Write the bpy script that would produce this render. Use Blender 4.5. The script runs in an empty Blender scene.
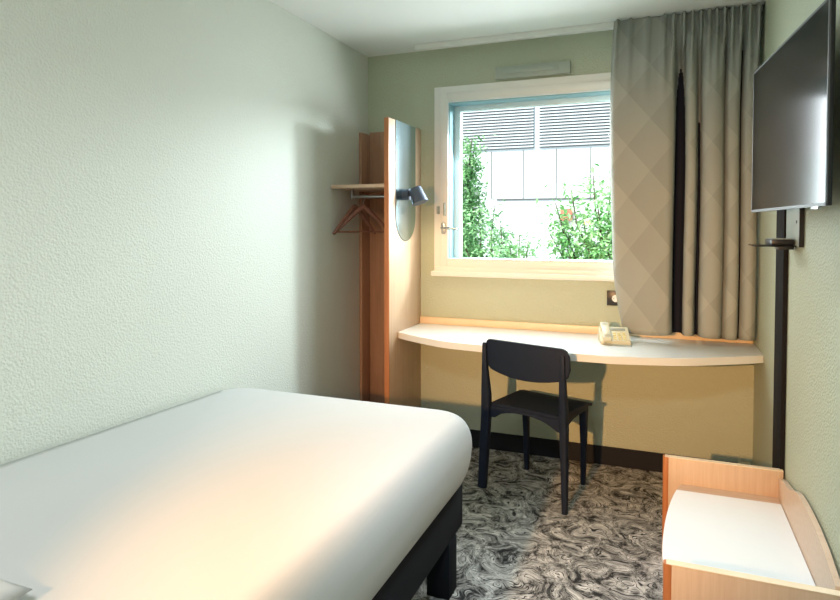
import bpy, bmesh, math, random
from mathutils import Vector, Matrix, noise
random.seed(7)
S = bpy.context.scene
COL = S.collection

# ------------------------------------------------------------------ camera
F, YAW, PITCH = 615.794, 0.3745, 0.0304
cam_d = bpy.data.cameras.new('camera'); cam = bpy.data.objects.new('camera', cam_d); COL.objects.link(cam)
cam_d.sensor_width = 36.0; cam_d.lens = F / 840 * 36; cam_d.shift_y = -(300 - 244.67) / 840
cam.location = (0, 0, 1.3852); cam.rotation_euler = (math.pi / 2 - PITCH, 0, YAW)
cam_d.clip_start = 0.02
S.camera = cam
S.view_settings.view_transform = 'Standard'; S.view_settings.look = 'None'
S.view_settings.gamma = 1; S.view_settings.use_curve_mapping = False
S.view_settings.exposure = -0.06
S.cycles.use_denoising = True
S.cycles.max_bounces = 10; S.cycles.diffuse_bounces = 6; S.cycles.transparent_max_bounces = 12
S.cycles.sample_clamp_indirect = 4.0
S.cycles.caustics_reflective = False; S.cycles.caustics_refractive = False

# ------------------------------------------------------------------ room numbers
D, XL, XR, H, YR = 3.694, -1.8226, 0.4655, 2.5, -1.3
WT = 0.30
WX0, WX1, WZ0, WZ1 = -1.26, 0.05, 1.15, 2.165           # opening in the window wall

# ------------------------------------------------------------------ world, sun, lamps
w = bpy.data.worlds.new('world'); S.world = w; w.use_nodes = True
nt = w.node_tree; bg = nt.nodes['Background']; bg.inputs['Color'].default_value = (0.72, 0.86, 1, 1); bg.inputs['Strength'].default_value = 1.6

def light(name, kind, loc, energy, color, rot=(0, 0, 0), **kw):
    l = bpy.data.lights.new(name, kind); l.energy = energy; l.color = color
    for k, v in kw.items(): setattr(l, k, v)
    o = bpy.data.objects.new(name, l); o.location = loc; o.rotation_euler = rot; COL.objects.link(o); return o
light('sun', 'SUN', (0, 0, 10), 6.5, (1, 0.97, 0.92), (math.radians(48), 0, math.radians(-20)), angle=0.01)
light('daylight_through_window', 'AREA', (-0.62, D + 0.16, 1.66), 44, (0.88, 0.955, 1.0), (math.radians(-60), 0, 0),
      shape='RECTANGLE', size=1.2, size_y=0.9)
sk = light('skylight_outside', 'AREA', (0.25, 4.9, 2.36), 95, (0.86, 0.95, 1.0), shape='DISK', size=0.35)
sk.rotation_euler = (Vector((-1.82, 1.6, 1.2)) - Vector((0.25, 4.9, 2.36))).to_track_quat('-Z', 'Y').to_euler()
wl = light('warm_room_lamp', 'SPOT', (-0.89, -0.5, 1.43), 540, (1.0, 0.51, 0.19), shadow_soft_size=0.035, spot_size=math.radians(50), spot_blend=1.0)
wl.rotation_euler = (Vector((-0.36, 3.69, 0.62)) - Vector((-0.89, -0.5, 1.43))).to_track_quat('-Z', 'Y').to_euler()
light('added_room_fill', 'AREA', (-0.55, -0.2, 2.46), 30, (0.98, 0.98, 1.0), (0, 0, 0), shape='DISK', size=0.45)  # added fill without a fixture, lifts the room's ambient light
dl = light('added_floor_fill', 'SPOT', (0.0, 1.55, 2.47), 120, (0.76, 0.88, 1.0), shadow_soft_size=0.06, spot_size=math.radians(62), spot_blend=0.8)  # added cool spot without a fixture, brightens the floor by the bench
dl.rotation_euler = (Vector((-0.05, 1.75, 0)) - Vector((0.0, 1.55, 2.47))).to_track_quat('-Z', 'Y').to_euler()
sp = light('reading_lamp_bulb', 'SPOT', (-1.352, 3.40, 1.565), 6, (1.0, 0.70, 0.36), (0, 0, 0), spot_size=math.radians(150), spot_blend=0.9, shadow_soft_size=0.02)
sp.rotation_euler = Vector((0.2, 0.12, -1)).to_track_quat('-Z', 'Y').to_euler()

# ------------------------------------------------------------------ materials
def mat(name, base, rough=0.6, metal=0.0, spec=0.5, bump=None, noise_col=None, coat=0):
    m = bpy.data.materials.new(name); m.use_nodes = True; n = m.node_tree; b = n.nodes['Principled BSDF']
    b.inputs['Base Color'].default_value = (*base, 1); b.inputs['Roughness'].default_value = rough
    b.inputs['Metallic'].default_value = metal; b.inputs['Specular IOR Level'].default_value = spec
    b.inputs['Coat Weight'].default_value = coat
    tc = n.nodes.new('ShaderNodeTexCoord')
    if noise_col:
        sc, c2, lo, hi = noise_col
        t = n.nodes.new('ShaderNodeTexNoise'); t.inputs['Scale'].default_value = sc; t.inputs['Detail'].default_value = 5
        n.links.new(tc.outputs['Object'], t.inputs['Vector'])
        r = n.nodes.new('ShaderNodeValToRGB'); r.color_ramp.elements[0].position = lo; r.color_ramp.elements[1].position = hi
        r.color_ramp.elements[0].color = (*base, 1); r.color_ramp.elements[1].color = (*c2, 1)
        n.links.new(t.outputs['Fac'], r.inputs['Fac']); n.links.new(r.outputs['Color'], b.inputs['Base Color'])
    if bump:
        sc, st, dist = bump
        t = n.nodes.new('ShaderNodeTexNoise'); t.inputs['Scale'].default_value = sc; t.inputs['Detail'].default_value = 3
        n.links.new(tc.outputs['Object'], t.inputs['Vector'])
        bp = n.nodes.new('ShaderNodeBump'); bp.inputs['Strength'].default_value = st; bp.inputs['Distance'].default_value = dist
        n.links.new(t.outputs['Fac'], bp.inputs['Height']); n.links.new(bp.outputs['Normal'], b.inputs['Normal'])
    return m

def wood(name, c1, c2, rough=0.38, scale=(60, 60, 2.5)):
    m = mat(name, c1, rough); n = m.node_tree; b = n.nodes['Principled BSDF']; tc = n.nodes['Texture Coordinate']
    mp = n.nodes.new('ShaderNodeMapping'); mp.inputs['Scale'].default_value = scale
    t = n.nodes.new('ShaderNodeTexNoise'); t.inputs['Scale'].default_value = 1.0; t.inputs['Detail'].default_value = 6; t.inputs['Roughness'].default_value = 0.7
    r = n.nodes.new('ShaderNodeValToRGB'); r.color_ramp.elements[0].position = 0.35; r.color_ramp.elements[1].position = 0.68
    r.color_ramp.elements[0].color = (*c1, 1); r.color_ramp.elements[1].color = (*c2, 1)
    n.links.new(tc.outputs['Object'], mp.inputs['Vector']); n.links.new(mp.outputs['Vector'], t.inputs['Vector'])
    n.links.new(t.outputs['Fac'], r.inputs['Fac']); n.links.new(r.outputs['Color'], b.inputs['Base Color'])
    return m

def plaster(name, c, st=0.5):
    m = mat(name, c, 0.62, spec=0.35)
    n = m.node_tree; b = n.nodes['Principled BSDF']; tc = n.nodes['Texture Coordinate']
    v = n.nodes.new('ShaderNodeTexVoronoi'); v.feature = 'SMOOTH_F1'; v.inputs['Scale'].default_value = 125; v.inputs['Smoothness'].default_value = 0.6
    t = n.nodes.new('ShaderNodeTexNoise'); t.inputs['Scale'].default_value = 120; t.inputs['Detail'].default_value = 3
    a = n.nodes.new('ShaderNodeMath'); a.operation = 'ADD'
    n.links.new(tc.outputs['Object'], v.inputs['Vector']); n.links.new(tc.outputs['Object'], t.inputs['Vector'])
    n.links.new(v.outputs['Distance'], a.inputs[0]); n.links.new(t.outputs['Fac'], a.inputs[1])
    bp = n.nodes.new('ShaderNodeBump'); bp.inputs['Strength'].default_value = st; bp.inputs['Distance'].default_value = 0.004
    n.links.new(a.outputs[0], bp.inputs['Height']); n.links.new(bp.outputs['Normal'], b.inputs['Normal'])
    return m

M = {}
M['wall_left'] = plaster('pale_plaster', (0.64, 0.66, 0.595), 0.4)
M['wall_green'] = plaster('sage_plaster', (0.475, 0.510, 0.385), 0.6)
M['ceiling'] = mat('ceiling_paint', (0.78, 0.79, 0.76), 0.8, bump=(60, 0.15, 0.003))
M['white'] = mat('white_pvc', (0.80, 0.80, 0.76), 0.35)
M['rim'] = mat('bluish_white_pvc', (0.70, 0.84, 0.88), 0.3)
M['gasket'] = mat('blue_grey_jamb', (0.26, 0.45, 0.50), 0.4)
M['black_trim'] = mat('black_baseboard', (0.012, 0.012, 0.016), 0.7, spec=0.3)
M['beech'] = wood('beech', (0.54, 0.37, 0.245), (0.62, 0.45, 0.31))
M['beech_h'] = wood('beech_across', (0.56, 0.40, 0.28), (0.64, 0.48, 0.35), scale=(2.5, 60, 60))
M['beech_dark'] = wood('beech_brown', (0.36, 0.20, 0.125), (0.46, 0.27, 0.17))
M['edge'] = wood('orange_edge_band', (0.42, 0.15, 0.05), (0.52, 0.20, 0.07))
M['edge_light'] = wood('light_edge_band', (0.80, 0.62, 0.42), (0.86, 0.70, 0.50), scale=(8, 8, 8))
M['laminate'] = mat('white_laminate', (0.78, 0.80, 0.79), 0.28)
M['sheet'] = mat('white_cotton', (0.585, 0.59, 0.585), 0.85, spec=0.2, bump=(9, 0.12, 0.01))
M['bedblack'] = mat('black_bed_fabric', (0.010, 0.012, 0.016), 0.85, spec=0.15, bump=(400, 0.3, 0.001))
M['chair'] = mat('navy_black_paint', (0.007, 0.013, 0.030), 0.55, spec=0.35)
M['lampmetal'] = mat('slate_metal', (0.06, 0.085, 0.13), 0.4, metal=0.2)
M['steel'] = mat('brushed_steel', (0.42, 0.44, 0.45), 0.3, metal=1)
M['rimmetal'] = mat('dark_silver_rim', (0.10, 0.105, 0.11), 0.5, metal=0)
M['mirror'] = mat('mirror_silver', (0.45, 0.62, 0.70), 0.16, metal=1)
M['tvbody'] = mat('tv_black_plastic', (0.01, 0.01, 0.012), 0.35)
M['screen'] = mat('tv_screen_glass', (0.010, 0.012, 0.015), 0.13, spec=0.22)
M['grey'] = mat('grey_green_plastic', (0.36, 0.40, 0.35), 0.5)
M['vent'] = mat('vent_plastic', (0.38, 0.42, 0.36), 0.45)
M['duct'] = mat('dark_brown_duct', (0.010, 0.009, 0.009), 0.85, spec=0.2)
M['phone'] = mat('cream_plastic', (0.62, 0.60, 0.44), 0.4)
M['button'] = mat('button_plastic', (0.72, 0.66, 0.34), 0.5)
M['lcd'] = mat('phone_display', (0.30, 0.34, 0.30), 0.2)
M['hanger'] = wood('hanger_wood', (0.19, 0.085, 0.06), (0.26, 0.12, 0.085), scale=(20, 20, 20))
M['bulb'] = mat('lit_lamp_lens', (1, 0.95, 0.85), 0.4)
bb = M['bulb'].node_tree.nodes['Principled BSDF']; bb.inputs['Emission Color'].default_value = (1, 0.85, 0.65, 1); bb.inputs['Emission Strength'].default_value = 3.0
M['facade'] = mat('white_facade_panel', (0.72, 0.74, 0.76), 0.6)
M['slat'] = mat('grey_facade_slats', (0.50, 0.52, 0.53), 0.6)
M['slatback'] = mat('slat_backing', (0.20, 0.205, 0.21), 0.6)
M['joint'] = mat('facade_joint', (0.09, 0.09, 0.09), 0.6)
M['redbox'] = mat('terracotta_box', (0.45, 0.16, 0.10), 0.6)
M['ground'] = mat('pale_paving', (0.55, 0.55, 0.52), 0.8, bump=(20, 0.2, 0.01))
M['leaf'] = mat('leaf_green', (0.16, 0.38, 0.14), 0.5, noise_col=(6, (0.42, 0.66, 0.34), 0.4, 0.62))
M['leaf2'] = mat('leaf_bright_green', (0.22, 0.50, 0.18), 0.5, noise_col=(6, (0.50, 0.75, 0.40), 0.4, 0.62))
M['bark'] = mat('bark', (0.12, 0.09, 0.06), 0.9, bump=(30, 0.5, 0.01))
# glass that lets light through with a faint reflection
g = bpy.data.materials.new('window_glass'); g.use_nodes = True; n = g.node_tree
n.nodes.remove(n.nodes['Principled BSDF']); out = n.nodes['Material Output']
tr = n.nodes.new('ShaderNodeBsdfTransparent'); tr.inputs['Color'].default_value = (0.96, 0.99, 0.98, 1)
gl = n.nodes.new('ShaderNodeBsdfGlossy'); gl.inputs['Roughness'].default_value = 0.02
mx = n.nodes.new('ShaderNodeMixShader'); fr = n.nodes.new('ShaderNodeFresnel'); fr.inputs['IOR'].default_value = 1.04
n.links.new(fr.outputs[0], mx.inputs[0]); n.links.new(tr.outputs[0], mx.inputs[1]); n.links.new(gl.outputs[0], mx.inputs[2]); n.links.new(mx.outputs[0], out.inputs[0])
M['glass'] = g

# carpet: swirled bark-like pattern of beige and charcoal strokes
def carpet():
    m = mat('swirl_carpet', (0.3, 0.28, 0.24), 0.95, spec=0.1); n = m.node_tree; b = n.nodes['Principled BSDF']; tc = n.nodes['Texture Coordinate']
    L = n.links.new
    w1 = n.nodes.new('ShaderNodeTexNoise'); w1.inputs['Scale'].default_value = 5.5; w1.inputs['Detail'].default_value = 1.0
    L(tc.outputs['Object'], w1.inputs['Vector'])
    sub = n.nodes.new('ShaderNodeVectorMath'); sub.operation = 'SUBTRACT'; sub.inputs[1].default_value = (0.5, 0.5, 0.5); L(w1.outputs['Color'], sub.inputs[0])
    sc = n.nodes.new('ShaderNodeVectorMath'); sc.operation = 'SCALE'; sc.inputs['Scale'].default_value = 0.42; L(sub.outputs[0], sc.inputs[0])
    add = n.nodes.new('ShaderNodeVectorMath'); add.operation = 'ADD'; L(tc.outputs['Object'], add.inputs[0]); L(sc.outputs[0], add.inputs[1])
    mp = n.nodes.new('ShaderNodeMapping'); mp.inputs['Scale'].default_value = (4.0, 15, 1); mp.inputs['Rotation'].default_value = (0, 0, 0.45); L(add.outputs[0], mp.inputs['Vector'])
    s1 = n.nodes.new('ShaderNodeTexNoise'); s1.inputs['Scale'].default_value = 2.0; s1.inputs['Detail'].default_value = 1.2; s1.inputs['Roughness'].default_value = 0.45; s1.inputs['Distortion'].default_value = 0.15
    L(mp.outputs[0], s1.inputs['Vector'])
    # thin dark strokes where the stroke noise crosses mid-levels
    mul = n.nodes.new('ShaderNodeMath'); mul.operation = 'MULTIPLY'; mul.inputs[1].default_value = 14.0; L(s1.outputs['Fac'], mul.inputs[0])
    fr_ = n.nodes.new('ShaderNodeMath'); fr_.operation = 'FRACT'; L(mul.outputs[0], fr_.inputs[0])
    r1 = n.nodes.new('ShaderNodeValToRGB'); e = r1.color_ramp.elements
    e[0].position = 0.0; e[0].color = (0, 0, 0, 1); e[1].position = 0.26; e[1].color = (1, 1, 1, 1)
    e2 = e.new(0.15); e2.color = (0.05, 0.05, 0.05, 1); e3 = e.new(0.97); e3.color = (1, 1, 1, 1); e4 = e.new(1.0); e4.color = (0.0, 0.0, 0.0, 1)
    L(fr_.outputs[0], r1.inputs['Fac'])
    # broad light/dark patches
    p = n.nodes.new('ShaderNodeTexNoise'); p.inputs['Scale'].default_value = 12.0; p.inputs['Detail'].default_value = 6; p.inputs['Roughness'].default_value = 0.75; p.inputs['Distortion'].default_value = 0.4
    L(add.outputs[0], p.inputs['Vector'])
    r2 = n.nodes.new('ShaderNodeValToRGB'); e = r2.color_ramp.elements
    e[0].position = 0.39; e[0].color = (0.03, 0.03, 0.03, 1); e[1].position = 0.62; e[1].color = (0.72, 0.70, 0.65, 1)
    em = e.new(0.50); em.color = (0.36, 0.35, 0.32, 1)
    L(p.outputs['Fac'], r2.inputs['Fac'])
    mxx = n.nodes.new('ShaderNodeMix'); mxx.data_type = 'RGBA'; mxx.inputs['A'].default_value = (0.03, 0.03, 0.03, 1)
    L(r1.outputs['Color'], mxx.inputs['Factor']); L(r2.outputs['Color'], mxx.inputs['B']); L(mxx.outputs['Result'], b.inputs['Base Color'])
    f = n.nodes.new('ShaderNodeTexNoise'); f.inputs['Scale'].default_value = 350; L(tc.outputs['Object'], f.inputs['Vector'])
    bp = n.nodes.new('ShaderNodeBump'); bp.inputs['Strength'].default_value = 0.5; bp.inputs['Distance'].default_value = 0.003
    L(f.outputs['Fac'], bp.inputs['Height']); L(bp.outputs['Normal'], b.inputs['Normal'])
    return m
M['carpet'] = carpet()

# curtain: greige cloth woven with large two-tone diamonds (UV in metres of cloth)
def curtain_mat():
    m = mat('greige_diamond_fabric', (0.3, 0.28, 0.24), 0.85, spec=0.2); n = m.node_tree; b = n.nodes['Principled BSDF']; tc = n.nodes['Texture Coordinate']
    L = n.links.new
    sx = n.nodes.new('ShaderNodeSeparateXYZ'); L(tc.outputs['UV'], sx.inputs[0])
    def mth(op, a, bb=None):
        k = n.nodes.new('ShaderNodeMath'); k.operation = op
        for i, v in enumerate((a, bb)):
            if v is None: continue
            if isinstance(v, (int, float)): k.inputs[i].default_value = v
            else: L(v, k.inputs[i])
        return k.outputs[0]
    u = mth('DIVIDE', sx.outputs['X'], 0.215); v = mth('DIVIDE', sx.outputs['Y'], 0.28)
    a = mth('ADD', u, v); c = mth('SUBTRACT', u, v)
    fa = mth('FRACT', mth('ADD', a, 20.0)); fc = mth('FRACT', mth('ADD', c, 20.0))
    g1 = mth('MULTIPLY', fa, 0.55); g2 = mth('MULTIPLY', fc, 0.45)
    s = mth('ADD', g1, g2)
    r = n.nodes.new('ShaderNodeValToRGB'); e = r.color_ramp.elements
    e[0].position = 0.1; e[0].color = (0.30, 0.315, 0.285, 1); e[1].position = 0.9; e[1].color = (0.37, 0.38, 0.345, 1)
    L(s, r.inputs['Fac']); L(r.outputs['Color'], b.inputs['Base Color'])
    t = n.nodes.new('ShaderNodeTexNoise'); t.inputs['Scale'].default_value = 500; L(tc.outputs['Object'], t.inputs['Vector'])
    bp = n.nodes.new('ShaderNodeBump'); bp.inputs['Strength'].default_value = 0.2; bp.inputs['Distance'].default_value = 0.001
    L(t.outputs['Fac'], bp.inputs['Height']); L(bp.outputs['Normal'], b.inputs['Normal'])
    return m
M['curtain'] = curtain_mat()
M['fold_shade'] = mat('dark_navy_fold_shade', (0.018, 0.020, 0.032), 0.9, spec=0.1)  # shade between the curtain folds, put into the cloth colour

# ------------------------------------------------------------------ mesh helpers
def box(bm, x0, x1, y0, y1, z0, z1, bev=0.0, seg=2):
    r = bmesh.ops.create_cube(bm, size=1.0); vs = r['verts']
    for v in vs:
        v.co = Vector(((x0 + x1) / 2 + v.co.x * (x1 - x0), (y0 + y1) / 2 + v.co.y * (y1 - y0), (z0 + z1) / 2 + v.co.z * (z1 - z0)))
    if bev:
        es = list({e for v in vs for e in v.link_edges})
        bmesh.ops.bevel(bm, geom=es, offset=bev, segments=seg, profile=0.5, affect='EDGES')
def tube(bm, pts, rad, n=12, cap=True):
    pts = [Vector(p) for p in pts]; rads = rad if isinstance(rad, (list, tuple)) else [rad] * len(pts)
    rings = []; up = None
    for i, p in enumerate(pts):
        t = (pts[min(i + 1, len(pts) - 1)] - pts[max(i - 1, 0)]).normalized()
        if up is None:
            up = t.orthogonal().normalized()
        up = (up - t * up.dot(t)).normalized(); s = t.cross(up)
        rings.append([bm.verts.new(p + (up * math.cos(2 * math.pi * k / n) + s * math.sin(2 * math.pi * k / n)) * rads[i]) for k in range(n)])
    for a, b in zip(rings, rings[1:]):
        for k in range(n): bm.faces.new((a[k], a[(k + 1) % n], b[(k + 1) % n], b[k]))
    if cap: bm.faces.new(rings[0][::-1]); bm.faces.new(rings[-1])
def prism(bm, pts, axis, a, b):
    """polygon pts (2D) extruded along axis ('x','y','z') from a to b"""
    def P(q, h): return {'x': (h, q[0], q[1]), 'y': (q[0], h, q[1]), 'z': (q[0], q[1], h)}[axis]
    v0 = [bm.verts.new(P(q, a)) for q in pts]; v1 = [bm.verts.new(P(q, b)) for q in pts]
    bm.faces.new(v0[::-1]); bm.faces.new(v1)
    for i in range(len(pts)):
        j = (i + 1) % len(pts); bm.faces.new((v0[i], v0[j], v1[j], v1[i]))
def loft(bm, rings, cap=True):
    R = [[bm.verts.new(p) for p in r] for r in rings]; n = len(R[0])
    for a, b in zip(R, R[1:]):
        for k in range(n): bm.faces.new((a[k], a[(k + 1) % n], b[(k + 1) % n], b[k]))
    if cap: bm.faces.new(R[0][::-1]); bm.faces.new(R[-1])
def bar(bm, secs, n=12, pw=0.5):
    """loft of rounded-square sections: (centre, half width x, half depth y)"""
    rings = []
    for c, hx, hy in secs:
        r = []
        for k in range(n * 2):
            a = 2 * math.pi * (k + 0.5) / (n * 2); ca, sa = math.cos(a), math.sin(a)
            r.append((c[0] + hx * math.copysign(abs(ca) ** pw, ca), c[1] + hy * math.copysign(abs(sa) ** pw, sa), c[2]))
        rings.append(r)
    loft(bm, rings)
def obj(name, bm, m, parent=None, smooth=None, mods=None, **props):
    bmesh.ops.recalc_face_normals(bm, faces=bm.faces[:])
    me = bpy.data.meshes.new(name); bm.to_mesh(me); bm.free(); me.materials.append(m)
    if smooth is not None:
        me.shade_smooth()
        if smooth < 180: me.set_sharp_from_angle(angle=math.radians(smooth))
    o = bpy.data.objects.new(name, me); COL.objects.link(o)
    if parent:
        o.parent = parent; o.matrix_parent_inverse = world_of(parent).inverted()
    for k, v in props.items(): o[k] = v
    return o
def world_of(o):
    m = Matrix.LocRotScale(o.location, o.rotation_euler, o.scale)
    return (world_of(o.parent) @ o.matrix_parent_inverse @ m) if o.parent else m
def thing(name, label, cat, loc=(0, 0, 0), group=None, rz=0):
    o = bpy.data.objects.new(name, None); COL.objects.link(o); o.location = loc; o.rotation_euler = (0, 0, rz); o.empty_display_size = 0.1
    o['label'] = label; o['category'] = cat
    if group: o['group'] = group
    return o
def boxobj(name, d, m, parent=None, bev=0.0, **props):
    bm = bmesh.new(); box(bm, *d, bev=bev); return obj(name, bm, m, parent, 40 if bev else None, **props)
def struct(name, bm, m, parent=None, smooth=None):
    return obj(name, bm, m, parent, smooth, kind='structure')

# ------------------------------------------------------------------ room shell
bm = bmesh.new(); box(bm, XL - 0.2, XR + 0.2, YR - 0.2, D + WT, -0.1, 0); struct('floor', bm, M['carpet'])
bm = bmesh.new(); box(bm, XL - 0.2, XR + 0.2, YR - 0.2, D + WT, H, H + 0.2); struct('ceiling', bm, M['ceiling'])
bm = bmesh.new(); box(bm, XL - 0.2, XL, YR - 0.2, D + WT, 0, H); struct('wall_left', bm, M['wall_left'])
bm = bmesh.new(); box(bm, XR, XR + 0.2, YR - 0.2, D + WT, 0, H); struct('wall_right', bm, M['wall_green'])
bm = bmesh.new(); box(bm, XL, XR, YR - 0.2, YR, 0, H); struct('wall_rear', bm, M['wall_left'])
bm = bmesh.new()
box(bm, XL, WX0, D, D + WT, 0, H); box(bm, WX1, XR, D, D + WT, 0, H)
box(bm, WX0, WX1, D, D + WT, 0, WZ0); box(bm, WX0, WX1, D, D + WT, WZ1, H)
struct('wall_back', bm, M['wall_green'])
BH = 0.1055
bm = bmesh.new(); box(bm, XL + 0.014, XR - 0.014, D - 0.014, D, 0, BH, 0.002); struct('baseboard_back', bm, M['black_trim'])
bm = bmesh.new(); box(bm, XL, XL + 0.014, YR, D, 0, BH, 0.002); struct('baseboard_left', bm, M['black_trim'])
bm = bmesh.new(); box(bm, XR - 0.014, XR, YR, D, 0, BH, 0.002); struct('baseboard_right', bm, M['black_trim'])

# ------------------------------------------------------------------ window
def frame_bm(x0, x1, z0, z1, wl, y0, y1, bev=0.0, wb=None, wt=None):
    wb = wl if wb is None else wb; wt = wl if wt is None else wt
    bm = bmesh.new()
    box(bm, x0, x0 + wl, y0, y1, z0, z1, bev); box(bm, x1 - wl, x1, y0, y1, z0, z1, bev)
    box(bm, x0 + wl, x1 - wl, y0, y1, z0, z0 + wb, bev); box(bm, x0 + wl, x1 - wl, y0, y1, z1 - wt, z1, bev)
    return bm
WR = 0.13
win = struct('window_1', frame_bm(-1.350, WR, 1.10, 2.259, 0.045, D - 0.012, D + 0.01, 0.002), M['white'])   # outer casing on the wall
obj('window_frame', frame_bm(-1.310, WR - 0.04, 1.125, 2.215, 0.05, D - 0.024, D + 0.02, 0.004, wb=0.052, wt=0.052), M['white'], win, 40)
obj('window_rim', frame_bm(-1.2625, WR - 0.09, 1.172, 2.166, 0.010, D - 0.028, D - 0.014, 0.002), M['laminate'], win, 40)
obj('window_gasket', frame_bm(-1.2525, WR - 0.10, 1.176, 2.156, 0.007, D - 0.016, D + 0.10, 0.0), M['gasket'], win)
obj('sash', frame_bm(-1.246, WR - 0.106, 1.168, 2.150, 0.040, D + 0.075, D + 0.115, 0.003, wb=0.012, wt=0.034), M['rim'], win, 40)
bm = bmesh.new(); box(bm, -1.225, WR - 0.13, D + 0.090, D + 0.096, 1.175, 2.13); obj('pane', bm, M['glass'], win)
bm = bmesh.new()
box(bm, -1.362, WR + 0.01, D - 0.045, D + 0.002, 1.068, 1.100, 0.006)
box(bm, -1.34, WR - 0.01, D - 0.030, D + 0.002, 1.098, 1.128, 0.004)
obj('window_sill', bm, M['white'], win, 40)
# tilt handle: a rose on the left stile with a lever
bm = bmesh.new(); box(bm, -1.296, -1.270, D - 0.034, D - 0.022, 1.335, 1.405, 0.005)
hd = obj('window_handle', bm, M['steel'], win, 40)
bm = bmesh.new(); tube(bm, [(-1.283, D - 0.03, 1.372), (-1.283, D - 0.062, 1.372), (-1.275, D - 0.070, 1.372), (-1.18, D - 0.070, 1.368)], 0.007, 10)
obj('lever', bm, M['steel'], hd, 60)
bm = bmesh.new(); box(bm, -1.325, -1.313, D - 0.040, D - 0.012, 1.46, 1.51, 0.003); box(bm, -1.280, -1.268, D - 0.042, D - 0.022, 1.45, 1.53, 0.003)
obj('hinge', bm, M['grey'], win, 40)

# ventilation grille over the window
vt = thing('wall_vent', 'long grey-green plastic air vent on the wall just above the window', 'vent', (-0.73, D, 2.27))
boxobj('housing', (-0.953, -0.505, D - 0.030, D, 2.272, 2.345), M['vent'], vt, 0.006)
boxobj('flap', (-0.90, -0.57, D - 0.040, D - 0.028, 2.298, 2.326), M['vent'], vt, 0.004)
boxobj('slide_knob', (-0.60, -0.585, D - 0.048, D - 0.038, 2.303, 2.320), M['grey'], vt, 0.002)

# ------------------------------------------------------------------ curtain track and curtain
bm = bmesh.new(); box(bm, -1.430, XR - 0.005, 3.545, 3.585, 2.468, H, 0.003)
tr_ = obj('curtain_track', bm, M['white'], None, 40, label='thin white curtain track running along the ceiling above the window', category='curtain track')
# pleated curtain: fold profile in plan, one (x, depth) list
folds = [(-0.255, 0.00), (-0.235, -0.030), (-0.18, -0.042), (-0.08, -0.045), (0.0, -0.040), (0.035, -0.030), (0.052, 0.0), (0.060, 0.050), (0.085, 0.066), (0.105, 0.050),
         (0.112, 0.0), (0.122, -0.026), (0.140, -0.030), (0.155, -0.020), (0.163, 0.010), (0.172, 0.040), (0.185, 0.030), (0.192, -0.008), (0.210, -0.038), (0.245, -0.048), (0.275, -0.036),
         (0.292, -0.006), (0.297, 0.020), (0.303, 0.004), (0.318, -0.028), (0.345, -0.034), (0.362, -0.018), (0.369, 0.018), (0.376, 0.026), (0.384, -0.004), (0.402, -0.030), (0.428, -0.030), (0.446, -0.012), (0.452, 0.012)]
def catmull(P, m):
    o = []
    for i in range(len(P) - 1):
        p0, p1, p2, p3 = P[max(i - 1, 0)], P[i], P[i + 1], P[min(i + 2, len(P) - 1)]
        for k in range(m):
            t = k / m
            o.append(tuple(0.5 * (2 * b + (c - a) * t + (2 * a - 5 * b + 4 * c - d) * t * t + (3 * b - a - 3 * c + d) * t ** 3) for a, b, c, d in zip(p0, p1, p2, p3)))
    o.append(P[-1]); return o
prof = catmull(folds, 7)
NU = len(prof); NV = 70
arc = [0.0]
for a, b in zip(prof, prof[1:]): arc.append(arc[-1] + math.hypot(b[0] - a[0], b[1] - a[1]))
pleats = [-0.235, -0.17, -0.085, 0.0, 0.045, 0.095, 0.135, 0.175, 0.215, 0.25, 0.285, 0.32, 0.36, 0.40, 0.44]
bm = bmesh.new(); uvl = bm.loops.layers.uv.new('UVMap'); grid = []
ZT, ZB = 2.496, 0.800
for j in range(NV + 1):
    v = j / NV; z = ZT + (ZB - ZT) * (v ** 1.25)
    row = []
    head = max(0.0, min(1.0, (z - 2.27) / 0.13)); head = head * head * (3 - 2 * head)
    for i, (x, d) in enumerate(prof):
        hh = 0.0
        for pz in pleats: hh += math.exp(-((x - pz) / 0.0065) ** 2)
        yh = -0.030 - 0.038 * min(hh, 1.1)
        amp = 0.95 + 0.15 * v
        if x < -0.2: xs = x + 0.018 * math.sin(math.pi * min(v * 1.35, 1)) * -1 + 0.064 * max(0, (v - 0.74) / 0.26) ** 2.2
        elif x < 0.04:
            w_ = (0.04 - x) / 0.24
            xs = x - 0.018 * w_ * math.sin(math.pi * min(v * 1.35, 1)) + 0.064 * w_ * max(0, (v - 0.74) / 0.26) ** 2.2
        else: xs = x + 0.003 * math.sin(4 * z + x * 9) * (1 - head) * (1 if x < 0.43 else 0.2)
        yy = (1 - head) * d * amp + head * (yh + 0.05 * d)
        yy += 0.004 * math.sin(5.0 * z + 11 * x) * (1 - head)
        cr = max(0.0, min(1.0, (z - 2.02) / 0.33)) * (1 - head)
        hw = sum(math.exp(-((x - pz) / (0.007 + 0.03 * (2.4 - z))) ** 2) for pz in pleats)
        yy -= 0.022 * cr * min(hw, 1.2)
        row.append(bm.verts.new((xs, 3.566 + yy, z + 0.004 * math.sin(x * 14) * v)))
    grid.append(row)
for j in range(NV):
    for i in range(NU - 1):
        f = bm.faces.new((grid[j][i], grid[j][i + 1], grid[j + 1][i + 1], grid[j + 1][i]))
        for lp, (jj, ii) in zip(f.loops, ((j, i), (j, i + 1), (j + 1, i + 1), (j + 1, i))):
            lp[uvl].uv = (arc[ii], grid[jj][ii].co.z)
bm.faces.ensure_lookup_table()
fi = 0
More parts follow.
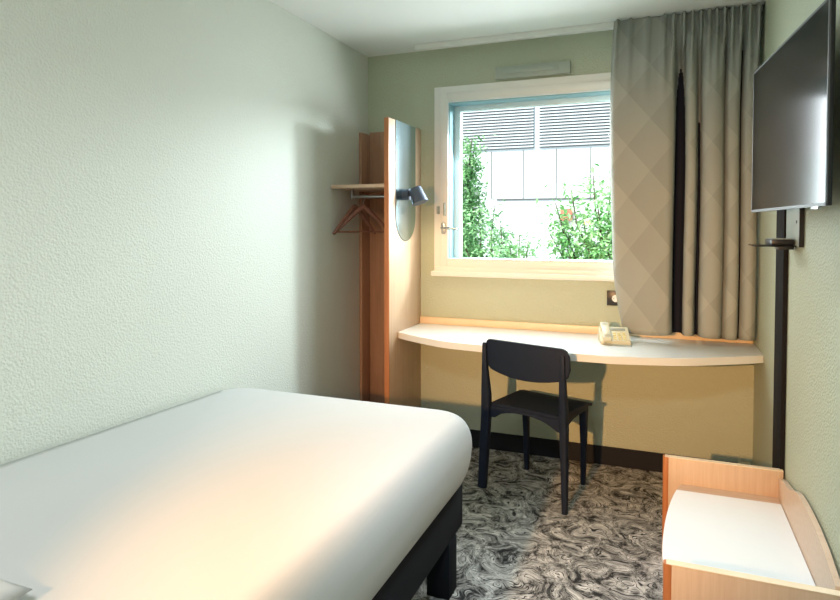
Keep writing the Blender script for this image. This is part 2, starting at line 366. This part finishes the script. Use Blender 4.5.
for j in range(NV):
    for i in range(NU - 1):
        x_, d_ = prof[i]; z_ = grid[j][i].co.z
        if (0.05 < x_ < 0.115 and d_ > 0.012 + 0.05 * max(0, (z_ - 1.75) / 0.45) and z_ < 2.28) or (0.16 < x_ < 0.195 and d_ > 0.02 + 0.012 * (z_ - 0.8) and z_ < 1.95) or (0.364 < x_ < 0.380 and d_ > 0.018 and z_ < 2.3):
            bm.faces[fi].material_index = 1  # deep-fold shade coloured onto the recess faces, narrowing upwards
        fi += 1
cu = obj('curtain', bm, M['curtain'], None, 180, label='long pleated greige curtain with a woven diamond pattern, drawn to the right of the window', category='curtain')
cu.data.materials.append(M['fold_shade']); md = cu.modifiers.new('thickness', 'SOLIDIFY'); md.thickness = 0.0025

# ------------------------------------------------------------------ open wardrobe
PX = -1.445
wd = thing('open_wardrobe', 'open beech wardrobe niche with tall side panel in the far corner', 'wardrobe', (-1.63, 3.45, 0))
boxobj('side_panel', (PX - 0.028, PX, 3.197, D, 0, 2.0), M['beech'], wd, 0.0015)
boxobj('edge_band', (PX - 0.0285, PX + 0.0002, 3.192, 3.1972, 0, 2.0), M['edge'], wd, label='orange-brown front edge of side panel')
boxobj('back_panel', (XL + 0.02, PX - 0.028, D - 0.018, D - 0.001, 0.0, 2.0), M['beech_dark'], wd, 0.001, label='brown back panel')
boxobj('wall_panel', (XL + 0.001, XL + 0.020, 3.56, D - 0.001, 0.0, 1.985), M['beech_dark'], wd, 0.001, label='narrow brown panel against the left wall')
boxobj('shelf', (XL + 0.005, PX - 0.028, 3.19, D - 0.018, 1.606, 1.626), M['beech_h'], wd, 0.002)
bm = bmesh.new(); tube(bm, [(-1.755, 3.35, 1.562), (PX - 0.028, 3.35, 1.562)], 0.0105, 14); ra = obj('hanging_rail', bm, M['steel'], wd, 60)
bm = bmesh.new(); box(bm, -1.765, -1.752, 3.335, 3.365, 1.548, 1.607, 0.002); obj('rail_bracket', bm, M['steel'], wd, 40)
# mirror with a rounded bottom on the side panel
pts = [(3.288, 1.999), (3.288, 1.44)]
for k in range(13):
    a = math.pi + math.pi * k / 12; pts.append((3.439 + 0.151 * math.cos(a), 1.44 + 0.145 * math.sin(a)))
pts += [(3.590, 1.44), (3.590, 1.999)]
bm = bmesh.new(); prism(bm, pts, 'x', PX, PX + 0.004); mi = obj('mirror', bm, M['mirror'], wd)
cy_ = 3.439
bm = bmesh.new()
prism(bm, [(cy_ + (y - cy_) * 1.02, 1.6 + (z - 1.6) * 1.007 if z < 1.9 else z) for y, z in pts], 'x', PX, PX + 0.002)
obj('mirror_edge', bm, M['joint'], mi)
# hangers
def hanger(loc, rz, label):
    h = thing('coat_hanger', label, 'hanger', loc, 'wooden hangers on the wardrobe rail', rz)
    bm = bmesh.new()
    L_ = []
    for k in range(-10, 11):
        t = k / 10; L_.append(((t * 0.19), 0, -0.058 - 0.165 * abs(t) ** 1.1))
    def T(p): return Matrix.Translation(loc) @ Matrix.Rotation(rz, 4, 'Z') @ Vector(p)
    tube(bm, [T(p) for p in L_], [0.006 + 0.008 * (1 - abs(k / 10)) + 0.002 for k in range(-10, 11)], 10)
    obj('shoulder_bar', bm, M['hanger'], h, 60)
    bm = bmesh.new(); tube(bm, [T((-0.178, 0, -0.212)), T((0.178, 0, -0.212))], 0.005, 8); obj('trouser_bar', bm, M['hanger'], h, 60)
    bm = bmesh.new()
    hook = [T((0, 0, -0.055)), T((0, 0, -0.030))] + [T((0.0145 * math.cos(a), 0, -0.0035 + 0.0165 * math.sin(a) - 0.0)) for a in [math.radians(x) for x in (-70, -40, 0, 45, 90, 135, 170)]]
    tube(bm, hook, 0.0022, 8); obj('hook', bm, M['steel'], h, 60)
hanger((-1.742, 3.35, 1.562), math.radians(76), 'dark wooden hanger at the left end of the wardrobe rail')
hanger((-1.685, 3.35, 1.562), math.radians(52), 'dark wooden hanger turned nearest the tall side panel')

# reading lamp on the mirror panel
lp = thing('reading_lamp', 'slate grey metal reading lamp fixed over the wardrobe mirror, switched on', 'wall lamp', (PX, 3.40, 1.57))
def axis_tube(bm, a, b, r0, r1, n=24, cap=True): tube(bm, [a, b], [r0, r1], n, cap)
bm = bmesh.new(); axis_tube(bm, (PX + 0.004, 3.40, 1.572), (PX + 0.042, 3.40, 1.572), 0.034, 0.034); obj('wall_plate', bm, M['lampmetal'], lp, 40)
bm = bmesh.new(); tube(bm, [(PX + 0.03, 3.40, 1.574), (PX + 0.075, 3.40, 1.578)], 0.014, 12); obj('arm', bm, M['lampmetal'], lp, 40)
C0 = Vector((-1.366, 3.40, 1.610)); ax = Vector((0.34, -0.05, -0.88)).normalized(); C1 = C0 + ax * 0.094
bm = bmesh.new()
tube(bm, [C0 - ax * 0.002, C0, C0 + ax * 0.004, C1, C1 - ax * 0.001, C0 + ax * 0.012], [0.028, 0.034, 0.036, 0.050, 0.047, 0.032], 28)
obj('lamp_shade', bm, M['lampmetal'], lp, 40)
bm = bmesh.new(); tube(bm, [C1 - ax * 0.012, C1 - ax * 0.008], [0.0440, 0.0440], 24); obj('lens', bm, M['bulb'], lp, 40, label='glowing white lens')
sp.location = C1 + ax * 0.004

# ------------------------------------------------------------------ desk
front = [(-1.444, 3.322), (-1.36, 3.268), (-1.22, 3.193), (-1.077, 3.137), (-0.862, 3.106), (-0.564, 3.072), (-0.30, 3.070), (-0.181, 3.075), (0.085, 3.143), (0.263, 3.234), (0.399, 3.316), (0.464, 3.362)]
fr_ = catmull(front, 6)
bm = bmesh.new(); prism(bm, fr_ + [(0.464, D - 0.002), (-1.444, D - 0.002)], 'z', 0.722, 0.760)
dk = thing('writing_desk', 'long white wall-mounted desk with a curved front edge under the window', 'desk', (-0.49, D, 0.74))
o = obj('desktop', bm, M['laminate'], dk); md = o.modifiers.new('b', 'BEVEL'); md.width = 0.002; md.segments = 2; md.limit_method = 'ANGLE'
bm = bmesh.new(); box(bm, -1.444, 0.455, D - 0.022, D - 0.001, 0.7605, 0.803, 0.0015); obj('upstand', bm, M['edge_light'], dk, 40, label='pale wood strip along the back')

# wall socket
so = thing('wall_socket', 'black wall socket with round white insert below the window beside the curtain', 'socket', (-0.25, D, 0.97))
boxobj('cover_plate', (-0.292, -0.206, D - 0.010, D, 0.928, 1.014), M['tvbody'], so, 0.003)
bm = bmesh.new(); tube(bm, [(-0.243, D - 0.009, 0.970), (-0.243, D - 0.013, 0.970)], 0.021, 24); si = obj('socket_insert', bm, M['laminate'], so, 40)
bm = bmesh.new()
for dx in (-0.0095, 0.0095): tube(bm, [(-0.243 + dx, D - 0.0128, 0.970), (-0.243 + dx, D - 0.0138, 0.970)], 0.0025, 8)
obj('pin_hole', bm, M['tvbody'], si)

# telephone
ph = thing('telephone', 'small cream desk telephone with its handset on the left, on the desk by the curtain', 'telephone', (-0.232, 3.428, 0.76), None, math.radians(12))
PM = Matrix.Translation((-0.232, 3.428, 0.7605)) @ Matrix.Rotation(math.radians(12), 4, 'Z')
def pbox(bm, *a, bev=0.002):
    b2 = bmesh.new(); box(b2, *a, bev=bev); me = bpy.data.meshes.new('tmp'); b2.to_mesh(me); b2.free(); return me
def tbm(fn, mtx):
    bm = bmesh.new(); fn(bm); bmesh.ops.transform(bm, matrix=mtx, verts=bm.verts[:]); return bm
obj('body', tbm(lambda b: prism(b, [(-0.06, 0), (0.07, 0), (0.07, 0.075), (0.045, 0.075), (-0.06, 0.022)], 'x', -0.075, 0.075), PM), M['phone'], ph)
slope = math.atan2(0.053, 0.105)
def on_slope(u, dv, t): return PM @ Matrix.Translation((u, -0.06, 0.022)) @ Matrix.Rotation(slope, 4, 'X') @ Matrix.Translation((0, dv, t))
obj('handset', tbm(lambda b: (box(b, -0.021, 0.021, 0.0, 0.135, 0.012, 0.026, 0.006), box(b, -0.023, 0.023, -0.006, 0.034, 0.0, 0.026, 0.007), box(b, -0.023, 0.023, 0.100, 0.140, 0.0, 0.026, 0.007)), on_slope(-0.046, -0.006, 0.001)), M['phone'], ph, 40)
for r_ in range(4):
    for c_ in range(3):
        obj('key', tbm(lambda b: box(b, -0.008, 0.008, -0.005, 0.005, 0, 0.004, 0.001), on_slope(0.0 + c_ * 0.024, 0.014 + r_ * 0.017, 0.0)), M['button'], ph)
obj('display', tbm(lambda b: box(b, -0.036, 0.036, -0.009, 0.009, 0, 0.003, 0.001), on_slope(0.024, 0.098, 0.0)), M['lcd'], ph)
# coiled cord
pts = []
c0 = Vector((-0.300, 3.375, 0.768)); c1 = Vector((-0.215, 3.300, 0.768)); c2 = Vector((-0.140, 3.335, 0.768))
for k in range(260):
    t = k / 259
    c = c0 * (1 - t) ** 2 + c1 * 2 * t * (1 - t) + c2 * t * t
    a = t * 2 * math.pi * 24
    pts.append(c + Vector((0.0, 0.0045 * math.cos(a), 0.0045 * math.sin(a))))
bm = bmesh.new(); tube(bm, pts, 0.0016, 6); obj('cord', bm, M['grey'], ph, 60)

# ------------------------------------------------------------------ chair
CA = math.radians(-18); CC = (-0.59, 3.23, 0)
CM = Matrix.Translation(CC) @ Matrix.Rotation(CA, 4, 'Z')
ch = thing('desk_chair', 'navy-black wooden chair with a curved backrest, standing at the white desk', 'chair', CC, None, CA)
def cpart(name, fn, sm=40, mods=None): return obj(name, tbm(fn, CM), M['chair'], ch, sm)
cpart('rear_leg', lambda b: bar(b, [((-0.238, -0.185, 0.0), .023, .018), ((-0.230, -0.178, 0.20), .025, .020), ((-0.224, -0.168, 0.40), .026, .022), ((-0.216, -0.182, 0.50), .025, .021), ((-0.207, -0.208, 0.64), .016, .015), ((-0.200, -0.225, 0.775), .011, .010), ((-0.200, -0.226, 0.782), .008, .007)]))
cpart('rear_leg', lambda b: bar(b, [((0.240, -0.190, 0.0), .0125, .014), ((0.232, -0.180, 0.20), .0165, .018), ((0.222, -0.168, 0.40), .020, .022), ((0.226, -0.182, 0.50), .019, .021), ((0.233, -0.208, 0.64), .016, .015), ((0.240, -0.223, 0.765), .011, .010), ((0.240, -0.224, 0.772), .008, .007)]))
cpart('front_leg', lambda b: bar(b, [((-0.176, 0.177, 0.0), .0125, .0125), ((-0.176, 0.170, 0.22), .016, .016), ((-0.178, 0.160, 0.436), .021, .020)]))
cpart('front_leg', lambda b: bar(b, [((0.160, 0.187, 0.0), .0125, .0125), ((0.168, 0.175, 0.22), .016, .016), ((0.172, 0.160, 0.436), .023, .020)]))
def seatfn(b):
    NX, NY = 16, 14; top = []; bot = []
    for j in range(NY + 1):
        d = -0.165 + 0.36 * j / NY; hw = 0.197 + 0.010 * (j / NY)
        rt, rb = [], []
        for i in range(NX + 1):
            u = -1 + 2 * i / NX; rr = 0.0
            zz = 0.457 - 0.010 * (1 - u * u) * math.sin(math.pi * min(1, j / NY * 0.9)) - 0.010 * max(0, j / NY - 0.85) / 0.15
            rt.append(b.verts.new((u * hw, d, zz))); rb.append(b.verts.new((u * hw * 0.985, d, zz - 0.016)))
        top.append(rt); bot.append(rb)
    for j in range(NY):
        for i in range(NX):
            b.faces.new((top[j][i], top[j][i + 1], top[j + 1][i + 1], top[j + 1][i])); b.faces.new((bot[j][i], bot[j + 1][i], bot[j + 1][i + 1], bot[j][i + 1]))
    for j in range(NY):
        for i in (0, NX): b.faces.new((top[j][i], top[j + 1][i], bot[j + 1][i], bot[j][i]))
    for i in range(NX):
        for j in (0, NY): b.faces.new((top[j][i], top[j][i + 1], bot[j][i + 1], bot[j][i]))
cpart('seat', seatfn, 40)
def side_apron(sx):
    def fn(b):  # apron deepens towards the rear leg in a curve
        P = [(-0.160, 0.441), (0.165, 0.441), (0.165, 0.418), (0.06, 0.415), (0.0, 0.408), (-0.05, 0.392), (-0.10, 0.382), (-0.160, 0.378)]
        prism(b, P, 'x', sx * 0.186 - 0.008, sx * 0.186 + 0.008)
    return fn
cpart('apron', side_apron(-1)); cpart('apron', side_apron(1))
cpart('apron', lambda b: prism(b, [(-0.21, 0.441), (0.21, 0.441), (0.21, 0.378)] + [(x / 20, 0.428 - 0.050 * min(1, (abs(x) / 20 / 0.19)) ** 2.6) for x in (3.7, 3.2, 2.6, 2, 1, 0, -1, -2, -2.6, -3.2, -3.7)] + [(-0.21, 0.378)], 'y', -0.172, -0.156))
cpart('apron', lambda b: box(b, -0.16, 0.16, 0.150, 0.166, 0.405, 0.441, 0.003))
def backfn(b):
    N = 36; T = 0.014; rings = []
    for i in range(N + 1):
        u = -1 + 2 * i / N; x = 0.034 + u * 0.236; e = abs(u)
        ro = max(0.0, (e - 0.84) / 0.16); rr = 0.040 * (1 - math.sqrt(max(0, 1 - ro * ro)))
        zt = 0.803 - 0.006 * (1 - u * u) * -1 - rr; zb = 0.618 + 0.036 * e ** 2 + rr * 1.2
        y = -0.203 - 0.030 * (1 - u * u); lean = 0.018
        ring = []
        for (s, z) in ((0, zb), (0, zb * .66 + zt * .34), (0, zb * .33 + zt * .67), (0, zt), (1, zt), (1, zb * .33 + zt * .67), (1, zb * .66 + zt * .34), (1, zb)):
            ring.append((x, y + s * T - lean * (z - 0.64) / 0.16, z))
        rings.append(ring)
    loft(b, rings)
bk = cpart('backrest', backfn, 40); md = bk.modifiers.new('b', 'BEVEL'); md.width = 0.004; md.segments = 3; md.limit_method = 'ANGLE'; md.angle_limit = math.radians(50)

# ------------------------------------------------------------------ bed
bed = thing('bed', 'double bed with smooth white sheet on a black base, filling the left side', 'bed', (-1.24, 1.3, 0))
def rrect(x0, x1, y0, y1, r, n=8):
    o = []
    for cx, cy, a0 in ((x1 - r, y1 - r, 0), (x0 + r, y1 - r, 90), (x0 + r, y0 + r, 180), (x1 - r, y0 + r, 270)):
        for k in range(n + 1):
            a = math.radians(a0 + 90 * k / n); o.append((cx + r * math.cos(a), cy + r * math.sin(a)))
    return o
def mattress():
    bm = bmesh.new(); rings = []
    MX0, MX1, MY0, MY1, zb, zt = XL + 0.004, -0.672, 0.16, 2.345, 0.388, 0.655
    prof = [(0.050, zb), (0.030, zb + 0.012), (0.014, zb + 0.05), (0.004, zb + 0.10), (0.0, zb + 0.15)]
    for k in range(1, 11):
        a = math.radians(90 * k / 10); prof.append((0.066 * (1 - math.cos(a)), zb + 0.15 + (zt - zb - 0.15) * math.sin(a)))
    for ins, z in prof:
        pts = rrect(MX0 + min(ins, .03) * .4, MX1 - ins, MY0 + ins, MY1 - ins, max(0.10 - ins * 0.1, 0.05))
        rings.append([(x, y, z) for x, y in pts])
    cx, cy = -1.22, 1.25; last = rings[-1]
    for s in (0.93, 0.84, 0.72, 0.58, 0.42, 0.25, 0.1):
        rings.append([(cx + (x - cx) * s, cy + (y - cy) * s, zt + 0.020 * (1 - s * s) + 0.003 * noise.noise(Vector((x * 3 * s, y * 2 * s, 0)))) for x, y, _ in last])
    rings = [[(x, y, z + (0.046 * max(0.0, min(1.0, (2.25 - y) / 1.15)) * max(0.0, min(1.0, (z - 0.5) / 0.14)))) for x, y, z in r] for r in rings]
    loft(bm, rings); return bm
obj('mattress', mattress(), M['sheet'], bed, 180)
boxobj('bed_base', (XL + 0.03, -0.720, 0.20, 2.294, 0.208, 0.392), M['bedblack'], bed, 0.006)
for (x, y) in ((-0.762, 2.165), (-1.70, 2.19), (-0.775, 0.45), (-1.70, 0.45)):
    boxobj('bed_leg', (x - 0.045, x + 0.045, y - 0.045, y + 0.045, 0.0, 0.2085), M['bedblack'], bed, 0.004)
# pillow
pl = thing('pillow', 'white pillow just showing at the near left corner of the bed', 'pillow', (-1.36, 0.50, 0.68))
def pillow():
    bm = bmesh.new(); N = 22; hx, hy, t = 0.33, 0.285, 0.075; top = []; bot = []
    for j in range(N + 1):
        a, b = [], []
        for i in range(N + 1):
            u, v = -1 + 2 * i / N, -1 + 2 * j / N
            k = max(0, (1 - abs(u) ** 2.6)) ** 0.55 * max(0, (1 - abs(v) ** 2.6)) ** 0.55
            x = -1.36 + hx * u * (1 - 0.05 * (1 - v * v) * -0.4); y = 0.462 + hy * v
            a.append(bm.verts.new((x, y, 0.742 + t * k))); b.append(a[-1] if i in (0, N) or j in (0, N) else bm.verts.new((x, y, 0.742 - 0.035 * k)))
        top.append(a); bot.append(b)
    for j in range(N):
        for i in range(N):
            bm.faces.new((top[j][i], top[j][i + 1], top[j + 1][i + 1], top[j + 1][i])); 
            f = (bot[j][i], bot[j + 1][i], bot[j + 1][i + 1], bot[j][i + 1])
            try: bm.faces.new(f)
            except ValueError: pass
    return bm
obj('pillow_case', pillow(), M['sheet'], pl, 180)

# ------------------------------------------------------------------ luggage bench by the right wall
lb = thing('luggage_bench', 'low beech luggage bench with a white curved-front top against the right wall', 'luggage bench', (0.24, 2.35, 0))
X0 = 0.014
for y0, y1 in ((2.765, 2.792), (1.880, 1.907)):
    pl_ = boxobj('side_panel', (X0 + 0.022, XR - 0.008, y0, y1, 0, 0.413), M['beech'], lb, 0.001)
    b2 = bmesh.new(); bar(b2, [((X0 + 0.012, (y0 + y1) / 2, 0.0), 0.0125, (y1 - y0) / 2 + 0.0005), ((X0 + 0.012, (y0 + y1) / 2, 0.4135), 0.0125, (y1 - y0) / 2 + 0.0005)], 10, 0.7)
    obj('edge_band', b2, M['edge'], pl_, 40, label='orange-brown rounded front edge')
    boxobj('top_edge', (X0 + 0.008, XR - 0.008, y0 - 0.0003, y1 + 0.0003, 0.4128, 0.4150), M['edge_light'], pl_, label='pale top edge')
def bulge(off=0.0):
    P = [(0.076, 2.764), (0.050, 2.66), (0.026, 2.52), (0.010, 2.36), (0.002, 2.20), (0.004, 2.08), (0.016, 1.98), (0.026, 1.908)]
    return catmull([(x + off + 0.010, y) for x, y in P], 5)
bm = bmesh.new(); b_ = bulge(); prism(bm, [(0.440, 2.764)] + b_ + [(0.440, 1.908)], 'z', 0.286, 0.308)
obj('top_board', bm, M['beech_h'], lb)
bm = bmesh.new(); P = [(x + 0.001, y) for x, y in b_ if y < 2.69]
prism(bm, [(0.438, 2.69)] + P + [(0.438, 1.908)], 'z', 0.308, 0.3125); obj('top_sheet', bm, M['laminate'], lb, label='white laminate top surface')
bm = bmesh.new(); prism(bm, [(x + 0.012, y) for x, y in b_] + [(0.04 + 0.012, 1.908), (0.06, 1.908), (0.10, 2.764)][1:], 'z', 0.17, 0.286); obj('front_rail', bm, M['beech'], lb)
# wavy back board along the wall
P = [(2.764, 0.20), (2.764, 0.385), (2.74, 0.392), (2.68, 0.408), (2.60, 0.418), (2.54, 0.428), (2.48, 0.452), (2.42, 0.468), (2.34, 0.474), (2.26, 0.475), (2.15, 0.470), (2.04, 0.455), (1.96, 0.436), (1.908, 0.425), (1.908, 0.20)]
bm = bmesh.new(); prism(bm, P, 'x', 0.4405, 0.4575); obj('back_board', bm, M['beech_h'], lb)

# ------------------------------------------------------------------ duct, television, bracket
obj('cable_duct', (lambda b: (box(b, 0.447, XR - 0.001, 2.785, 2.96, 0.106, 1.62, 0.002), b)[1])(bmesh.new()), M['duct'], None, 40,
    label='dark brown vertical cable cover on the right wall below the television', category='cable cover')
tv = thing('television', 'flat black glossy television mounted high on the right wall', 'television', (0.40, 2.25, 1.45))
a0 = Vector((0.318, 2.66, 0)); a1 = Vector((0.388, 1.84, 0)); t_ = (a1 - a0); TW = t_.length; t_.normalize(); nrm = Vector((t_.y, -t_.x, 0))  # nrm faces the room (-x)
if nrm.x > 0: nrm = -nrm
TM = Matrix((( t_.x, nrm.x, 0, a0.x), (t_.y, nrm.y, 0, a0.y), (0, 0, 1, 0), (0, 0, 0, 1)))
tz0, tz1 = 1.437, 1.966
def tpart(name, fn, m, par, sm=40, **k): return obj(name, tbm(fn, TM), m, par, sm, **k)
tpart('cabinet', lambda b: (box(b, 0, TW, -0.014, -0.002, tz0, tz1, 0.003), box(b, 0.12, TW - 0.26, -0.052, -0.012, tz0 + 0.04, tz1 - 0.14, 0.006)), M['tvbody'], tv)
tpart('bezel', lambda b: (box(b, 0, 0.008, -0.003, 0.001, tz0, tz1), box(b, TW - 0.008, TW, -0.003, 0.001, tz0, tz1), box(b, 0, TW, -0.003, 0.001, tz1 - 0.007, tz1), box(b, 0, TW, -0.003, 0.001, tz0, tz0 + 0.009)), M['rimmetal'], tv, label='thin silvery rim around the screen')
tpart('screen', lambda b: box(b, 0.007, TW - 0.007, -0.004, 0.0004, tz0 + 0.008, tz1 - 0.006), M['screen'], tv)
tpart('sensor', lambda b: box(b, TW - 0.12, TW - 0.06, -0.010, 0.001, tz0 - 0.008, tz0 + 0.001, 0.001), M['steel'], tv)
bt = thing('wall_bracket', 'grey metal plate fixed to the right wall just under the television', 'bracket', (XR, 2.63, 1.3))
boxobj('plate', (XR - 0.014, XR - 0.001, 2.512, 2.765, 1.312, 1.60), M['grey'], bt, 0.001)
bm = bmesh.new(); tube(bm, [(XR - 0.015, 2.56, 1.40), (XR - 0.0165, 2.56, 1.40)], 0.006, 10); obj('screw', bm, M['tvbody'], bt)
boxobj('edge_strip', (XR - 0.0155, XR - 0.001, 2.506, 2.514, 1.310, 1.60), M['tvbody'], bt, label='black near edge')
sh = thing('media_shelf', 'thin black glass shelf sticking out from the wall under the television', 'shelf', (0.40, 2.66, 1.31))
boxobj('shelf_plate', (0.318, 0.450, 2.56, 2.74, 1.309, 1.314), M['screen'], sh, 0.001)
boxobj('bracket_arm', (0.400, 0.4510, 2.60, 2.68, 1.298, 1.3095), M['tvbody'], sh, 0.001)
mb = thing('media_box', 'small black box lying on the thin shelf under the television', 'box', (0.41, 2.66, 1.314))
boxobj('casing', (0.374, 0.448, 2.58, 2.73, 1.3145, 1.336), M['tvbody'], mb, 0.004)
boxobj('lid', (0.380, 0.442, 2.586, 2.724, 1.336, 1.338), M['grey'], mb, 0.0005, label='grey top face')

# small floor-level cover in the far right corner
boxobj('pipe_cover', (0.392, XR - 0.0145, D - 0.075, D - 0.0145, 0.0, 0.125), M['grey'], None, 0.003, label='small grey cover at floor level in the far right corner', category='cover')

# ------------------------------------------------------------------ outside
bm = bmesh.new(); box(bm, -12, 8, D + WT + 0.02, 22, -0.3, -0.2); struct('ground', bm, M['ground'])
fb = thing('office_building', 'white panelled building across the yard with a grey slatted upper band', 'building', (-2.4, 13, -0.2))
bm = bmesh.new(); box(bm, -9, 5, 13.0, 17, -0.2, 4.9); obj('facade_wall', bm, M['facade'], fb)
for k in range(-5, 6):
    x = -2.755 + 0.692 * k
    boxobj('panel_joint', (x - 0.008, x + 0.008, 12.990, 13.0, 1.97, 2.98), M['joint'], fb)
boxobj('ledge', (-3.33, -1.25, 12.97, 13.0, 1.935, 1.965), M['joint'], fb, label='thin dark ledge across the white panels')
for x0, x1 in ((-7.0, -4.75), (-4.68, -2.53), (-2.42, -0.28), (-0.18, 2.0)):
    bm = bmesh.new()
    z = 3.04
    while z < 4.55:
        # louvre blades
        vs = [(x0, 12.985, z), (x1, 12.985, z), (x1, 12.90, z + 0.035), (x0, 12.90, z + 0.035)]
        prism(bm, [(12.985, z + 0.040), (12.93, z + 0.0), (12.93, z + 0.026), (12.985, z + 0.052)], 'x', x0, x1)
        z += 0.062
    obj('louvre_band', bm, M['slat'], fb)
    boxobj('louvre_backing', (x0, x1, 12.986, 12.999, 3.02, 4.6), M['slatback'], fb)
rb = boxobj('meter_box', (-1.96, -1.72, 12.90, 12.998, 1.49, 1.735), M['redbox'], fb, 0.005, label='small terracotta box on the wall')

def leaf(bm, c, s, d, up):
    d = d.normalized(); side = d.cross(up)
    if side.length < 1e-3: side = d.orthogonal()
    side.normalize(); nn = side.cross(d)
    a = bm.verts.new(c); b = bm.verts.new(c + d * s * .45 + side * s * .20 + nn * s * .05); e = bm.verts.new(c + d * s); f = bm.verts.new(c + d * s * .45 - side * s * .20 + nn * s * .05)
    m = bm.verts.new(c + d * s * .5)
    bm.faces.new((a, b, e)); bm.faces.new((a, e, f)); bm.verts.remove(m)
def plant(name, label, cat, base, stems, m, leaf_s, nleaf, droop=0.3):
    """stems: list of polylines (world coordinates); leaves crowd around their outer part"""
    t = thing(name, label, cat, base, 'greenery outside the window')
    bm = bmesh.new()
    for st, rad in stems: tube(bm, st, [rad * (1 - 0.75 * k / (len(st) - 1)) for k in range(len(st))], 7)
    obj('stems', bm, M['bark'], t, 60)
    bm = bmesh.new(); rnd = random.Random(hash(name) % 100 if False else len(label))
    for st, rad in stems:
        P = [Vector(p) for p in st]
        for k in range(nleaf):
            u = rnd.uniform(0.22, 1.0) * (len(P) - 1); i = min(int(u), len(P) - 2); c = P[i].lerp(P[i + 1], u - i)
            off = Vector((rnd.gauss(0, 1), rnd.gauss(0, 1), rnd.gauss(0, .8))) * 0.085
            d = Vector((rnd.gauss(0, 1), rnd.gauss(0, 1), rnd.gauss(0, .6) - droop))
            leaf(bm, c + off, leaf_s * rnd.uniform(.6, 1.25), d, Vector((rnd.gauss(0, .4), rnd.gauss(0, .4), 1)))
    obj('leaves', bm, m, t); return t
def stem(b, e, bend, rnd, n=6):
    b, e = Vector(b), Vector(e); o = []
    for k in range(n + 1):
        t = k / n; o.append(tuple(b.lerp(e, t) + Vector((rnd.gauss(0, bend), rnd.gauss(0, bend), 0)) * math.sin(math.pi * t)))
    return o
R1 = random.Random(3)
st = [(stem((-2.42, 7.5, -0.2), (-2.33 + R1.uniform(-.16, .16), 7.5 + R1.uniform(-.2, .2), zt), .05, R1), .03) for zt in (2.45, 2.5, 2.2, 2.3, 1.95, 1.8, 1.6, 1.5, 2.38, 2.05)]
plant('climbing_shrub', 'tall narrow leafy shrub rising at the left side of the window view', 'shrub', (-2.42, 7.5, -0.2), st, M['leaf'], 0.075, 1100)
R2 = random.Random(5)
st = [(stem((-1.90, 6.8, -0.2), (-1.86 + R2.uniform(-.30, .30), 6.8 + R2.uniform(-.2, .2), zt), .05, R2), .02) for zt in (1.62, 1.45, 1.35, 1.5, 1.2, 1.3, 1.15, 1.4)]
plant('low_shrub', 'lower dark green shrub beside the tall one outside', 'shrub', (-1.98, 6.8, -0.2), st, M['leaf'], 0.07, 600)
R3 = random.Random(8)
tips = [(-1.02, 1.62), (-0.86, 1.74), (-0.66, 1.90), (-0.5, 1.80), (-0.98, 1.45), (-0.78, 1.52), (-0.6, 1.6), (-1.08, 1.30), (-0.9, 1.25), (-0.5, 1.35), (-0.4, 1.5), (-0.7, 1.3), (-0.35, 1.9), (-0.2, 1.7), (-0.25, 1.4)]
st = [(stem((-0.45, 6.5, -0.2), (x, 6.5 + R3.uniform(-.2, .2), zt), .04, R3), .022) for x, zt in tips]
plant('leafy_tree', 'bright green leafy branches filling the right side of the window view', 'tree', (-0.45, 6.5, -0.2), st, M['leaf2'], 0.085, 480)
R4 = random.Random(9)
st = [(stem((-1.22, 5.7, -0.2), (-1.22 + R4.uniform(-.16, .16), 5.7 + R4.uniform(-.15, .15), zt), .04, R4), .015) for zt in (1.30, 1.2, 1.12, 1.15, 1.1, 1.25)]
plant('young_shrub', 'small bright green shrub low in the middle of the window view', 'shrub', (-1.22, 5.7, -0.2), st, M['leaf2'], 0.07, 420)
